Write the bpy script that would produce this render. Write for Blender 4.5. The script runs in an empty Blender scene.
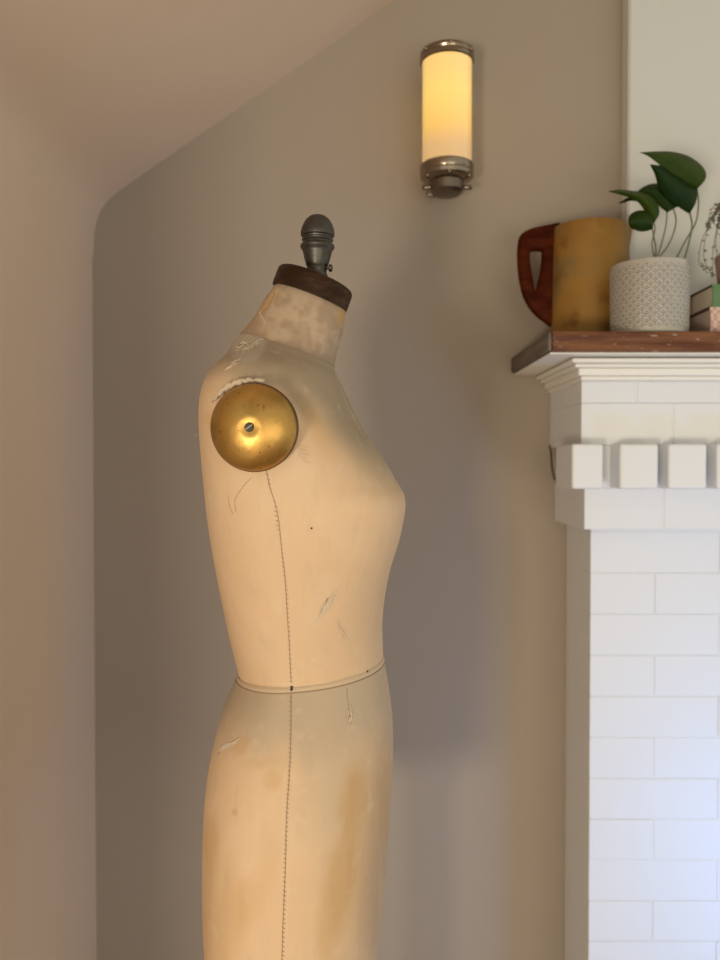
import bpy, bmesh, math, random
import numpy as np
from mathutils import Vector, Matrix
random.seed(4)
PI = math.pi
C = bpy.context.scene.collection
CAMZ = 1.31
PITCH = math.atan(15/800)
WALL = 1.62            # distance of the back wall from the camera

def P(px, py, Y):
    """world point seen at (px,py) of the 720x960 frame on the vertical plane at depth Y"""
    a = (px-360)/800; b = (480-py)/800
    cp, sp = math.cos(PITCH), math.sin(PITCH)
    dy = cp + b*sp; dz = -sp + b*cp
    s = Y/dy
    return Vector((a*s, Y, CAMZ + dz*s))
def XZ(px, py, Y):
    v = P(px, py, Y); return v.x, v.z
def proj(co):
    cp, sp = math.cos(PITCH), math.sin(PITCH)
    x = co[..., 0]; y = co[..., 1]; z = co[..., 2]-CAMZ
    d = y*cp - z*sp; u = y*sp + z*cp
    return 360+800*x/d, 480-800*u/d

# ------------------------------------------------------------------ materials
def lin(c): return tuple(((v/255)/12.92 if v/255 <= .04045 else ((v/255+.055)/1.055)**2.4) for v in c)
def mat(name, col, rough=.6, metal=0.0, noise=None, bump=None, spec=.5, coat=0, attr=None, sss=0):
    m = bpy.data.materials.new(name); m.use_nodes = True
    nt = m.node_tree; b = nt.nodes['Principled BSDF']
    b.inputs['Base Color'].default_value = (*col, 1)
    b.inputs['Roughness'].default_value = rough; b.inputs['Metallic'].default_value = metal
    b.inputs['Specular IOR Level'].default_value = spec
    b.inputs['Coat Weight'].default_value = coat
    tc = nt.nodes.new('ShaderNodeTexCoord')
    src = None
    if attr:
        at = nt.nodes.new('ShaderNodeAttribute'); at.attribute_name = attr; src = at.outputs['Color']
    if noise:
        # list of (scale xyz, lo, hi, colour, fac)
        for (sc, lo, hi, c2, fac) in noise:
            mp = nt.nodes.new('ShaderNodeMapping'); mp.inputs['Scale'].default_value = sc
            nz = nt.nodes.new('ShaderNodeTexNoise'); nz.inputs['Scale'].default_value = 1; nz.inputs['Detail'].default_value = 5
            mr = nt.nodes.new('ShaderNodeMapRange'); mr.inputs['From Min'].default_value = lo; mr.inputs['From Max'].default_value = hi
            mr.inputs['To Max'].default_value = fac
            mx = nt.nodes.new('ShaderNodeMix'); mx.data_type = 'RGBA'
            nt.links.new(tc.outputs['Object'], mp.inputs[0]); nt.links.new(mp.outputs[0], nz.inputs['Vector'])
            nt.links.new(nz.outputs['Fac'], mr.inputs['Value']); nt.links.new(mr.outputs[0], mx.inputs['Factor'])
            if src: nt.links.new(src, mx.inputs['A'])
            else: mx.inputs['A'].default_value = (*col, 1)
            mx.inputs['B'].default_value = (*c2, 1)
            src = mx.outputs['Result']
    if src: nt.links.new(src, b.inputs['Base Color'])
    if bump:
        prev = None
        for (sc, dist) in bump:
            mp = nt.nodes.new('ShaderNodeMapping')
            mp.inputs['Scale'].default_value = sc if isinstance(sc, tuple) else (sc, sc, sc)
            nz = nt.nodes.new('ShaderNodeTexNoise'); nz.inputs['Scale'].default_value = 1; nz.inputs['Detail'].default_value = 3
            bp = nt.nodes.new('ShaderNodeBump'); bp.inputs['Distance'].default_value = dist; bp.inputs['Strength'].default_value = 1
            nt.links.new(tc.outputs['Object'], mp.inputs[0]); nt.links.new(mp.outputs[0], nz.inputs['Vector'])
            nt.links.new(nz.outputs['Fac'], bp.inputs['Height'])
            if prev: nt.links.new(prev, bp.inputs['Normal'])
            prev = bp.outputs[0]
        nt.links.new(prev, b.inputs['Normal'])
    if sss:
        b.inputs['Subsurface Weight'].default_value = sss; b.inputs['Subsurface Scale'].default_value = .003
    return m

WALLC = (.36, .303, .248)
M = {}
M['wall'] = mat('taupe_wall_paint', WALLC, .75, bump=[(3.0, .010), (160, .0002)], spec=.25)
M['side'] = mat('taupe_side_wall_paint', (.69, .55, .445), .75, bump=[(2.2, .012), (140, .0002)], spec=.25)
M['floor'] = mat('floorboards', (.38, .24, .14), .5, noise=[((2, 40, 2), .4, .7, (.12, .06, .03), .8)])
M['white'] = mat('white_painted_brick', (.725, .732, .745), .45, bump=[(70, .0004), (20, .0012)], noise=[((5, 5, 5), .45, .75, (.715, .705, .69), .4)])
M['white_up'] = mat('offwhite_chimney_paint', (.60, .605, .58), .7, bump=[(8, .002)])
M['mould'] = mat('cream_painted_moulding', (.82, .79, .73), .45, bump=[(60, .0006)])
M['caulk'] = mat('dark_gap', (.06, .045, .04), .9)
M['shelf'] = mat('worn_brown_wood', (.20, .085, .038), .55, spec=.2, noise=[((6, 60, 90), .42, .62, (.10, .035, .018), .9), ((45, 60, 170), .635, .70, (.46, .38, .31), .75)], bump=[((10, 80, 120), .002)])
M['shelfend'] = mat('grey_worn_wood', (.16, .125, .10), .7, noise=[((30, 12, 60), .4, .65, (.09, .07, .06), .9)], bump=[(60, .002)])
M['fabric'] = mat('dress_form_canvas', (.7, .55, .4), .62, attr='stain_shade', bump=[(900, .0002), (14, .0012), (60, .0003)], spec=.3,
                  noise=[((9, 9, 5), .48, .70, (.56, .38, .22), .38), ((70, 70, 20), .54, .75, (.50, .36, .23), .35), ((45, 45, 45), .60, .74, (.72, .58, .42), .25)])
M['tape'] = mat('pale_fabric_tape', (.56, .42, .285), .7, bump=[(500, .0003)])
M['thread'] = mat('stitching_thread', (.33, .22, .14), .8)
M['seamcl'] = mat('seam_cloth', (.42, .335, .235), .7)
M['puck'] = mat('puckered_cloth', (.54, .42, .31), .7, bump=[(300, .0008)])
M['fray'] = mat('frayed_cotton', (.64, .52, .39), .8)
M['pin'] = mat('pin_head', (.03, .02, .02), .4)
M['rust'] = mat('rust_stain', (.30, .13, .06), .9)
M['cap'] = mat('dark_stained_wood', (.026, .012, .005), .45, spec=.12, noise=[((30, 30, 120), .45, .7, (.075, .038, .022), .8)], bump=[((40, 40, 200), .0006)])
M['iron'] = mat('aged_pewter_metal', (.09, .082, .072), .42, .85, noise=[((60, 60, 60), .45, .65, (.07, .06, .05), .8)], bump=[(120, .0006)])
M['brass'] = mat('speckled_brass', (.50, .29, .08), .37, .9, noise=[((25, 25, 25), .45, .7, (.26, .16, .045), .8), ((170, 170, 170), .66, .71, (.07, .035, .015), .9)], bump=[(30, .0010)])
M['brassrim'] = mat('tarnished_brass_edge', (.16, .08, .03), .45, .7)
M['screw'] = mat('steel_screw', (.045, .043, .04), .6, .3)
M['chrome'] = mat('aged_nickel', (.30, .24, .18), .22, 1.0)
M['nickel_d'] = mat('dark_nickel', (.17, .135, .105), .32, .9)
M['jug'] = mat('amber_glazed_jug', (.29, .155, .035), .5, spec=.2, noise=[((14, 14, 9), .45, .70, (.22, .10, .022), .8), ((9, 9, 14), .48, .62, (.19, .13, .05), .85), ((26, 26, 20), .60, .70, (.16, .065, .015), .7)], bump=[(25, .001)])
M['jugin'] = mat('jug_inside', (.12, .06, .02), .6)
M['handle'] = mat('dark_red_brown_wood', (.038, .005, .001), .5, spec=.05, noise=[((20, 20, 60), .42, .66, (.085, .015, .003), .8)])
M['pot'] = mat('grey_crackle_ceramic', (.5, .46, .40), .22, attr='glaze', coat=.5)
M['soil'] = mat('potting_soil', (.05, .03, .02), .9, bump=[(120, .004)])
def leafmat(name, a, b):
    return mat(name, a, .5, noise=[((30, 30, 30), .4, .7, b, .8)], spec=.16)
M['leaf_light'] = leafmat('leaf_green', (.034, .058, .002), (.024, .044, .002))
M['leaf_dark'] = leafmat('leaf_deep_green', (.008, .024, .003), (.012, .034, .003))
M['leaf_mid'] = leafmat('leaf_mid_green', (.018, .038, .003), (.012, .028, .003))
M['stem'] = mat('green_stem', (.12, .15, .06), .5)
M['stem_br'] = mat('grey_brown_stem', (.15, .13, .08), .6)
M['sm_leaf'] = mat('grey_green_leaflet', (.09, .10, .06), .6, noise=[((40, 40, 40), .45, .6, (.20, .12, .11), .8)])
M['pinkpot'] = mat('dusty_pink_ceramic', (.40, .24, .20), .6)
M['green_cloth'] = mat('green_book_cloth', (.10, .20, .085), .7)
M['pages'] = mat('book_pages', (.66, .58, .47), .8, bump=[((3, 3, 900), .0006)])
M['pages2'] = mat('pinkish_book_pages', (.56, .42, .36), .8, bump=[((3, 3, 900), .0006)])
M['redcov'] = mat('dark_red_book_cover', (.09, .025, .02), .6)
M['dkcov'] = mat('dark_brown_book_cover', (.07, .04, .035), .6)
# pink and cream check on the lower spine
def checkmat():
    m = mat('pink_cream_check', (.6, .4, .35), .7); nt = m.node_tree
    tc = nt.nodes.new('ShaderNodeTexCoord'); ck = nt.nodes.new('ShaderNodeTexChecker')
    ck.inputs['Scale'].default_value = 170; ck.inputs['Color1'].default_value = (.62, .50, .42, 1); ck.inputs['Color2'].default_value = (.50, .30, .26, 1)
    nt.links.new(tc.outputs['Object'], ck.inputs['Vector']); nt.links.new(ck.outputs['Color'], nt.nodes['Principled BSDF'].inputs['Base Color'])
    return m
M['check'] = checkmat()
def glassmat():
    m = bpy.data.materials.new('lit_opal_glass'); m.use_nodes = True
    nt = m.node_tree; b = nt.nodes['Principled BSDF']
    b.inputs['Base Color'].default_value = (.25, .2, .14, 1); b.inputs['Roughness'].default_value = .4
    tc = nt.nodes.new('ShaderNodeTexCoord'); sp = nt.nodes.new('ShaderNodeSeparateXYZ')
    nt.links.new(tc.outputs['Object'], sp.inputs[0])
    r = nt.nodes.new('ShaderNodeValToRGB'); mr = nt.nodes.new('ShaderNodeMapRange')
    mr.inputs['From Min'].default_value = -.12; mr.inputs['From Max'].default_value = .12
    nt.links.new(sp.outputs['Z'], mr.inputs['Value']); nt.links.new(mr.outputs[0], r.inputs[0])
    cr = r.color_ramp
    cr.elements[0].position = 0; cr.elements[0].color = (.62, .40, .17, 1)
    cr.elements[1].position = 1; cr.elements[1].color = (.95, .60, .20, 1)
    for p, c in ((.22, (.70, .42, .18, 1)), (.38, (.95, .56, .13, 1)), (.62, (1.0, .68, .17, 1)), (.85, (.98, .62, .20, 1))):
        e = cr.elements.new(p); e.color = c
    nt.links.new(r.outputs[0], b.inputs['Emission Color']); b.inputs['Emission Strength'].default_value = 1.0
    return m
M['opal'] = glassmat()
def clearmat():
    m = bpy.data.materials.new('clear_glass'); m.use_nodes = True
    nt = m.node_tree; b = nt.nodes['Principled BSDF']
    b.inputs['Base Color'].default_value = (1, .97, .9, 1); b.inputs['Roughness'].default_value = .03
    b.inputs['Transmission Weight'].default_value = 1; b.inputs['IOR'].default_value = 1.45
    return m
M['clear'] = clearmat()

# ------------------------------------------------------------------ helpers
def obj(name, bm, m, parent=None, sharp=35, loc=None):
    me = bpy.data.meshes.new(name)
    bm.normal_update()
    bm.to_mesh(me); bm.free()
    for f in me.polygons: f.use_smooth = True
    me.set_sharp_from_angle(angle=math.radians(sharp))
    if m: me.materials.append(m)
    o = bpy.data.objects.new(name, me); C.objects.link(o)
    if loc is not None:
        o.location = loc
        me.transform(Matrix.Translation(-Vector(loc)))
    if parent:
        o.parent = parent
    return o
def tag(o, label=None, cat=None, group=None, kind=None):
    if label: o['label'] = label
    if cat: o['category'] = cat
    if group: o['group'] = group
    if kind: o['kind'] = kind
    return o
def empty(name, loc, rz=0):
    o = bpy.data.objects.new(name, None); C.objects.link(o); o.location = loc; o.rotation_euler = (0, 0, rz)
    o.empty_display_size = .05
    return o
def box(bm, x0, x1, y0, y1, z0, z1, bev=0, seg=2):
    r = bmesh.ops.create_cube(bm, size=1)
    vs = r['verts']
    for v in vs:
        v.co = Vector((x0 if v.co.x < 0 else x1, y0 if v.co.y < 0 else y1, z0 if v.co.z < 0 else z1))
    if bev:
        es = list({e for v in vs for e in v.link_edges})
        bmesh.ops.bevel(bm, geom=es, offset=bev, segments=seg, affect='EDGES', profile=.5)
    return bm
def lathe(bm, prof, n=64, cx=0, cy=0, cz=0, fn=None, close=True):
    rings = []
    for (r, z) in prof:
        ring = []
        for i in range(n):
            a = 2*PI*i/n
            x, y, zz = r*math.cos(a), r*math.sin(a), z
            if fn: x, y, zz = fn(x, y, zz, a, r)
            ring.append(bm.verts.new((cx+x, cy+y, cz+zz)))
        rings.append(ring)
    for k in range(len(rings)-1):
        a, b = rings[k], rings[k+1]
        for i in range(n):
            j = (i+1) % n
            bm.faces.new((a[i], a[j], b[j], b[i]))
    if close:
        bm.faces.new(list(reversed(rings[0]))); bm.faces.new(rings[-1])
    return bm
def tube(bm, pts, r, n=8, taper=None):
    pts = [Vector(p) for p in pts]
    rings = []
    up = Vector((.3, .2, .93)).normalized()
    for i, p in enumerate(pts):
        t = (pts[min(i+1, len(pts)-1)] - pts[max(i-1, 0)])
        if t.length < 1e-9: t = Vector((0, 0, 1))
        t.normalize()
        a = up - up.dot(t)*t
        if a.length < 1e-3: a = Vector((1, 0, 0)) - t.x*t
        a.normalize(); up = a; b = t.cross(a)
        rr = r if not taper else r*(1+(taper-1)*i/(len(pts)-1))
        rings.append([bm.verts.new(p + rr*(math.cos(2*PI*k/n)*a + math.sin(2*PI*k/n)*b)) for k in range(n)])
    for k in range(len(rings)-1):
        for i in range(n):
            j = (i+1) % n
            bm.faces.new((rings[k][i], rings[k][j], rings[k+1][j], rings[k+1][i]))
    bm.faces.new(list(reversed(rings[0]))); bm.faces.new(rings[-1])
    return bm
def spline(ctrl, n):
    """Catmull-Rom through control tuples"""
    c = np.array(ctrl, float); k = len(c)
    out = []
    for i in range(n):
        u = i/(n-1)*(k-1); j = min(int(u), k-2); f = u-j
        p0 = c[j-1] if j > 0 else 2*c[0]-c[1]
        p1, p2 = c[j], c[j+1]
        p3 = c[j+2] if j+2 < k else 2*c[-1]-c[-2]
        out.append(.5*((2*p1) + (-p0+p2)*f + (2*p0-5*p1+4*p2-p3)*f*f + (-p0+3*p1-3*p2+p3)*f**3))
    return np.array(out)

# ------------------------------------------------------------------ the room
prof = [XZ(94, 300, WALL)]
prof_px = [(93.6, 250), (94.2, 236), (96, 224), (100, 212), (106, 203), (114, 195), (124, 187.5), (140, 176.5)]
base_x = XZ(93.5, 470, WALL)[0]
wp = [(base_x, 0.0), (base_x, 1.0), (base_x, XZ(93, 262, WALL)[1])]
cv = spline([XZ(*q, WALL) for q in prof_px], 30)
cv = [(max(x, base_x), z) for x, z in cv]
wp += cv
slope_a = XZ(140, 176.5, WALL); slope_b = XZ(391, 2.5, WALL)
dx, dz = slope_b[0]-slope_a[0], slope_b[1]-slope_a[1]
top = (1.75, slope_a[1]+(1.75-slope_a[0])*dz/dx)
full = wp + [top]
def extr(profile, y0, y1, off, ny=1):
    bm = bmesh.new()
    n = len(profile)
    P2 = []
    for i, (x, z) in enumerate(profile):
        a = Vector(profile[max(i-1, 0)]); b = Vector(profile[min(i+1, n-1)])
        t = (b-a).normalized(); nrm = Vector((-t.y, t.x))
        P2.append((x+nrm.x*off, z+nrm.y*off))
    ins = [[bm.verts.new((x, y, z)) for (x, z) in profile] for y in (y0, y1)]
    outs = [[bm.verts.new((x, y, z)) for (x, z) in P2] for y in (y0, y1)]
    for i in range(n-1):
        bm.faces.new((ins[0][i], ins[0][i+1], ins[1][i+1], ins[1][i]))
        bm.faces.new((outs[0][i], outs[1][i], outs[1][i+1], outs[0][i+1]))
        for s in (0, 1):
            q = (ins[s][i], outs[s][i], outs[s][i+1], ins[s][i+1])
            bm.faces.new(q if s == 0 else tuple(reversed(q)))
    bm.faces.new((ins[0][0], ins[1][0], outs[1][0], outs[0][0]))
    bm.faces.new((ins[0][-1], outs[0][-1], outs[1][-1], ins[1][-1]))
    bmesh.ops.recalc_face_normals(bm, faces=bm.faces)
    return bm
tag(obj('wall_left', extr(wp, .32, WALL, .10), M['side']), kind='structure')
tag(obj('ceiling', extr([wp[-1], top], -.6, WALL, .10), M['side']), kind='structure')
bm = bmesh.new()
poly = [(base_x-.1, 0)] + [(base_x-.1, wp[2][1]+.1)] + [(slope_a[0]-.06, slope_a[1]+.09), (top[0], top[1]+.1), (top[0], 0)]
a = [bm.verts.new((x, WALL, z)) for x, z in poly]; b = [bm.verts.new((x, WALL+.1, z)) for x, z in poly]
bm.faces.new(a); bm.faces.new(list(reversed(b)))
for i in range(len(poly)):
    j = (i+1) % len(poly); bm.faces.new((a[i], b[i], b[j], a[j]))
bmesh.ops.recalc_face_normals(bm, faces=bm.faces)
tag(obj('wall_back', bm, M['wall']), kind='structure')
tag(obj('floor', box(bmesh.new(), base_x-.1, 1.75, -2.2, WALL+.1, -.05, 0), M['floor']), kind='structure')
bm = bmesh.new(); box(bm, base_x, .395, WALL-.018, WALL, 0, .14, .004)
tag(obj('baseboard_back', bm, M['mould']), kind='structure')
# upper chimney breast: a shallow off-white panel beside the taupe wall
SHELF_T = P(560, 331, 1.296).z; SHELF_B = P(560, 350.5, 1.296).z
xb = P(628, 200, 1.578).x
bm = bmesh.new()
zt = slope_a[1]+(xb-slope_a[0])*dz/dx
zr = zt+(1.7-xb)*dz/dx
qq = [(xb, SHELF_T), (1.7, SHELF_T), (1.7, zr), (xb, zt)]
fa = [bm.verts.new((x, 1.578, z)) for x, z in qq]; fb = [bm.verts.new((x, WALL-.002, z)) for x, z in qq]
bm.faces.new(fa); bm.faces.new(fb[::-1])
for i in range(4): bm.faces.new((fa[i], fb[i], fb[(i+1) % 4], fa[(i+1) % 4]))
bmesh.ops.recalc_face_normals(bm, faces=bm.faces)
bmesh.ops.bevel(bm, geom=[e for e in bm.edges if abs(e.verts[0].co.x-xb) < 1e-6 and abs(e.verts[1].co.x-xb) < 1e-6 and e.verts[0].co.y < 1.58 and e.verts[1].co.y < 1.58], offset=.003, segments=3, affect='EDGES')
tag(obj('wall_chimney_breast', bm, M['white_up']), kind='structure')

# ------------------------------------------------------------------ fireplace surround (one painted masonry thing)
R_END = 1.55
fp = empty('fireplace_surround', ((.417+R_END)/2, WALL-.09, 0))
def fo(name, bm, m, label=None):
    o = obj(name, bm, m, None, 50)
    md = o.modifiers.new('weighted', 'WEIGHTED_NORMAL'); md.keep_sharp = True
    o.parent = fp; o.matrix_parent_inverse = Matrix.Translation(-Vector(fp.location))
    if label: o['label'] = label
    return o
tag(fp, 'white painted brick fireplace surround with tooth-like dentil course under the wooden mantel', 'fireplace')
FXL = P(591, 465, 1.444).x; FY = 1.444
z530 = P(600, 530, 1.40).z
zj = lambda y: P(620, y, FY).z
bm = bmesh.new()
box(bm, FXL+.0012, R_END-.004, FY+.0016, WALL-.003, 0, z530+.01)
course = (zj(614)-zj(860))/6
zjoint = zj(614); ztop = z530
rows = []
z = zjoint
k = 0
while z > 0:
    rows.append((max(0, z-course), z, k)); z -= course; k += 1
z = zjoint; k = -1
while z < ztop:
    rows.append((z, min(ztop, z+course), k)); z += course; k -= 1
X1 = P(654.5, 600, FY).x - FXL
J = .0009
rr = random.Random(3)
for (z0, z1, k) in rows:
    x = FXL
    first = X1 if k % 2 != 0 else 2*X1
    while x < R_END-.001:
        x2 = min(R_END, x+first + rr.uniform(-.002, .002)*(x > FXL))
        jl = 0 if x == FXL else J
        dy = rr.uniform(-.0006, .0006)
        box(bm, x+jl, x2-J, FY+dy, FY+.05, z0+J*.6, z1-J*.6, .0018, 2)
        x = x2; first = 2*X1
    # side face bricks
    y = FY+.052
fo('brick_face', bm, M['white'])
# lower band (fascia)
def band(x_l, y_f, y0, y1, joints, name, m, off=0):
    """y0>y1 pixel rows of the bottom/top edge on the front plane y_f"""
    bm = bmesh.new()
    zb, zt_ = P(620, y0, y_f).z, P(620, y1, y_f).z
    xl = P(x_l, 465, y_f).x
    box(bm, xl+.0008, R_END-.003, y_f+.0016, WALL-.003, zb, zt_)
    xs = [xl]+[P(j, 465, y_f).x for j in joints]
    step = .225
    while xs[-1]+step < R_END: xs.append(xs[-1]+step)
    xs.append(R_END)
    for i in range(len(xs)-1):
        box(bm, xs[i]+(J*.8 if i else 0), xs[i+1]-J*.8, y_f, y_f+.06, zb+.0002, zt_-.0002, .0022, 2)
    return bm, xl, zb, zt_
b1, xl_low, zb_low, zt_low = band(584.5, 1.40, 529.5, 487.5, [664], 'x', None)
fo('lower_band', b1, M['white'])
b2, xl_fr, zb_fr, _ = band(581, 1.386, 445, 403, [673], 'x', None)
b3, _, _, zt_fr = band(581, 1.386, 402.8, 381, [636.5], 'x', None)
me_tmp = bpy.data.meshes.new('t'); b3.to_mesh(me_tmp); b3.free(); b2.from_mesh(me_tmp); bpy.data.meshes.remove(me_tmp)
fo('frieze', b2, M['white'])
# recess behind the dentils
bm = bmesh.new()
zb_d = zt_low; zt_d = zb_fr
box(bm, P(584, 465, 1.386).x+.004, R_END-.004, 1.392, WALL-.03, zb_d, zt_d)
fo('dentil_recess', bm, M['white'])
# dark open crack beside the side dentil against the wall
cxk = [(550.5, 446), (552, 455), (553, 470), (556, 480), (562, 485)]
bm = bmesh.new(); tube(bm, [P(px, py, 1.545) for px, py in [(549.5, 445), (551, 452), (552, 468), (554.5, 479), (561, 484)]], .0022, 6)
fo('crack', bm, M['caulk'], 'dark crack behind the side dentil')
# dentils
YD = 1.338
dent = [(572, 603.5), (620, 659), (668.6, 707.5), (716.5, 755), (764.5, 803), (812, 851), (860, 899), (908, 947), (956, 995), (1004, 1043), (1052, 1091), (1100, 1139), (1148, 1187), (1196, 1235), (1244, 1281)]
for i, (a0, a1) in enumerate(dent):
    x0, x1 = P(a0, 465, YD).x, P(a1, 465, YD).x
    zb, zt_ = P(620, 487.5, YD).z, P(620, 445.5, YD).z
    zb, zt_ = max(zb, zb_d-.004), min(zt_+.0, zt_d+.002)
    bm = bmesh.new()
    box(bm, x0, x1, YD+rr.uniform(-.001, .001), 1.452 if i == 0 else 1.40, zb_d-.001, zt_d+.001, .005, 3)
    fo('dentil', bm, M['white'])
# cornice moulding: stepped, returned along the left side
steps = [(1.372, 576.5+4, 381.5, 377), (1.362, 579.5, 377, 368.5), (1.352, 577, 367.5, 358), (1.340, 575.5, 358, 350)]
bm = bmesh.new()
zprev = zt_fr
mz = [zt_fr, P(620, 376, 1.372).z, P(620, 368, 1.362).z, SHELF_B-.0135, SHELF_B-.0058]
for i, (yf, pxl, ya, yb) in enumerate(steps):
    xl = P(pxl, 465, yf).x - .002*i
    box(bm, xl, R_END, yf, WALL-.003, mz[i], mz[i+1], .0022 if i in (0, 1) else .003, 3)
fo('cornice_moulding', bm, M['mould'])
# mantel shelf board
SXL = P(548, 465, 1.296).x
ms = empty('mantel_shelf', ((SXL+R_END)/2, 1.45, SHELF_B))
tag(ms, 'worn brown wooden mantel shelf board with chipped edge above the white brick', 'shelf')
bm = bmesh.new()
n = 110
# board with a chipped, slightly irregular front edge
vs = {}
for i in range(n+1):
    x = SXL+.007 + (R_END-SXL-.007)*i/n
    j = .0025*rr.random() if i % 3 else .0045*rr.random()
    for k, (yy, zz) in enumerate([(1.296+.003+j*.7, SHELF_T), (1.296+j, SHELF_T-.004), (1.297+.4*j, SHELF_T-.013), (1.2985+j*.4, SHELF_T-.0165), (1.297+.5*j, SHELF_T-.020), (1.297+j, SHELF_B+.004), (1.301+j, SHELF_B+.0), (WALL-.003, SHELF_B), (WALL-.003, SHELF_T)]):
        vs[i, k] = bm.verts.new((x, yy, zz))
for i in range(n):
    for k in range(9):
        k2 = (k+1) % 9
        bm.faces.new((vs[i, k], vs[i+1, k], vs[i+1, k2], vs[i, k2]))
bm.faces.new([vs[0, k] for k in range(9)]); bm.faces.new([vs[n, k] for k in reversed(range(9))])
bmesh.ops.recalc_face_normals(bm, faces=bm.faces)
o = obj('board', bm, M['shelf'], None, 30); o.parent = ms; o.matrix_parent_inverse = Matrix.Translation(-Vector(ms.location))
bm = bmesh.new(); box(bm, SXL, SXL+.0068, 1.299, WALL-.003, SHELF_B+.0, SHELF_T-.001, .003, 2)
o = obj('end_cap', bm, M['shelfend'], None, 30); o.parent = ms; o.matrix_parent_inverse = Matrix.Translation(-Vector(ms.location))
o['label'] = 'grey weathered end of the shelf'

bm = bmesh.new(); box(bm, SXL+.006, R_END, 1.312, WALL-.003, SHELF_B-.0035, SHELF_B-.0002, .001, 1)
o = obj('soffit', bm, M['mould'], None, 30); o.parent = ms; o.matrix_parent_inverse = Matrix.Translation(-Vector(ms.location))
o['label'] = 'cream painted underside of the shelf'

# ------------------------------------------------------------------ sconce
YS = 1.535
cx = P(447, 105, YS).x
Rg = .0495
z_top = P(447, 49.5, YS-Rg).z; z_bot = P(447, 157, YS-Rg).z
sc = empty('wall_sconce', (cx, WALL, (z_top+z_bot)/2))
tag(sc, 'lit cylindrical opal glass wall sconce with nickel end caps on the taupe wall', 'wall light')
zc = (z_top+z_bot)/2
def so(name, bm, m, parent=sc, sharp=35):
    o = obj(name, bm, m, None, sharp)
    return o
H = (z_top-z_bot)/2
# everything below is in sconce coordinates (origin on the wall, mid height)
yo = YS-WALL
def add(name, bm, m, parent, label=None):
    o = obj(name, bm, m, parent)
    if label: o['label'] = label
    return o
bm = bmesh.new(); lathe(bm, [(Rg-.0032, -H-.003), (Rg-.0032, H+.003)], 72, 0, yo)
add('diffuser', bm, M['opal'], sc, 'glowing warm opal glass tube')
bm = bmesh.new()
lathe(bm, [(Rg, -H-.003), (Rg, H+.003), (Rg-.0022, H+.003), (Rg-.0022, -H-.003), (Rg, -H-.003)], 72, 0, yo, close=False)
bmesh.ops.remove_doubles(bm, verts=bm.verts, dist=1e-6); bmesh.ops.recalc_face_normals(bm, faces=bm.faces)
add('glass_cylinder', bm, M['clear'], sc, 'clear outer glass')
bm = bmesh.new()
lathe(bm, [(.030, H+.024), (.044, H+.022), (.0505, H+.018), (.0515, H+.012), (.0500, H+.009), (.0515, H+.006), (.0515, H-.001), (.0485, H-.003), (.046, H-.002), (.0455, H+.004), (.02, H+.005)], 72, 0, yo)
tc_ = add('top_cap', bm, M['chrome'], sc)
bm = bmesh.new(); lathe(bm, [(.02, -H-.005), (.046, -H-.004), (.0455, -H+.002), (.0488, -H+.003), (.0515, -H), (.0515, -H-.008), (.0500, -H-.012), (.0515, -H-.015), (.0500, -H-.022), (.040, -H-.028), (.030, -H-.030)][::-1], 72, 0, yo)
bc_ = add('bottom_cap', bm, M['chrome'], sc)
bm = bmesh.new(); lathe(bm, [(.010, -H-.054), (.026, -H-.052), (.032, -H-.046), (.034, -H-.030), (.030, -H-.026)], 12, 0, yo)
add('bottom_nut', bm, M['nickel_d'], sc, 'dark faceted nut below the cap')
for sx in (-1, 1):
    bm = bmesh.new(); lathe(bm, [(.001, -.007), (.004, -.006), (.0045, 0), (.0035, .004), (.0055, .006), (.003, .010)], 16, 0, 0)
    bmesh.ops.rotate(bm, verts=bm.verts, cent=(0, 0, 0), matrix=Matrix.Rotation(PI/2*sx, 3, 'Y'))
    bmesh.ops.translate(bm, verts=bm.verts, vec=(sx*.038, yo-.004, -H-.040))
    add('thumb_screw', bm, M['chrome'], sc)
for k in range(3):
    a = -PI/2+(k-1)*1.0
    bm = bmesh.new(); bmesh.ops.create_uvsphere(bm, u_segments=14, v_segments=8, radius=.0038)
    bmesh.ops.translate(bm, verts=bm.verts, vec=(.0505*math.cos(a), yo+.0505*math.sin(a), H+.014))
    add('rivet', bm, M['chrome'], sc)
    bm = bmesh.new(); bmesh.ops.create_uvsphere(bm, u_segments=14, v_segments=8, radius=.0038)
    bmesh.ops.translate(bm, verts=bm.verts, vec=(.046*math.cos(a), yo+.046*math.sin(a), -H-.024))
    add('rivet', bm, M['chrome'], sc)
bm = bmesh.new(); box(bm, -.032, .032, -.012, -.0005, -H-.03, H+.02, .004, 2)
for zz in (-H-.012, H+.010): box(bm, -.014, .014, yo+.03, -.006, zz-.006, zz+.006, .002, 1)
add('wall_plate', bm, M['nickel_d'], sc)

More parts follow.
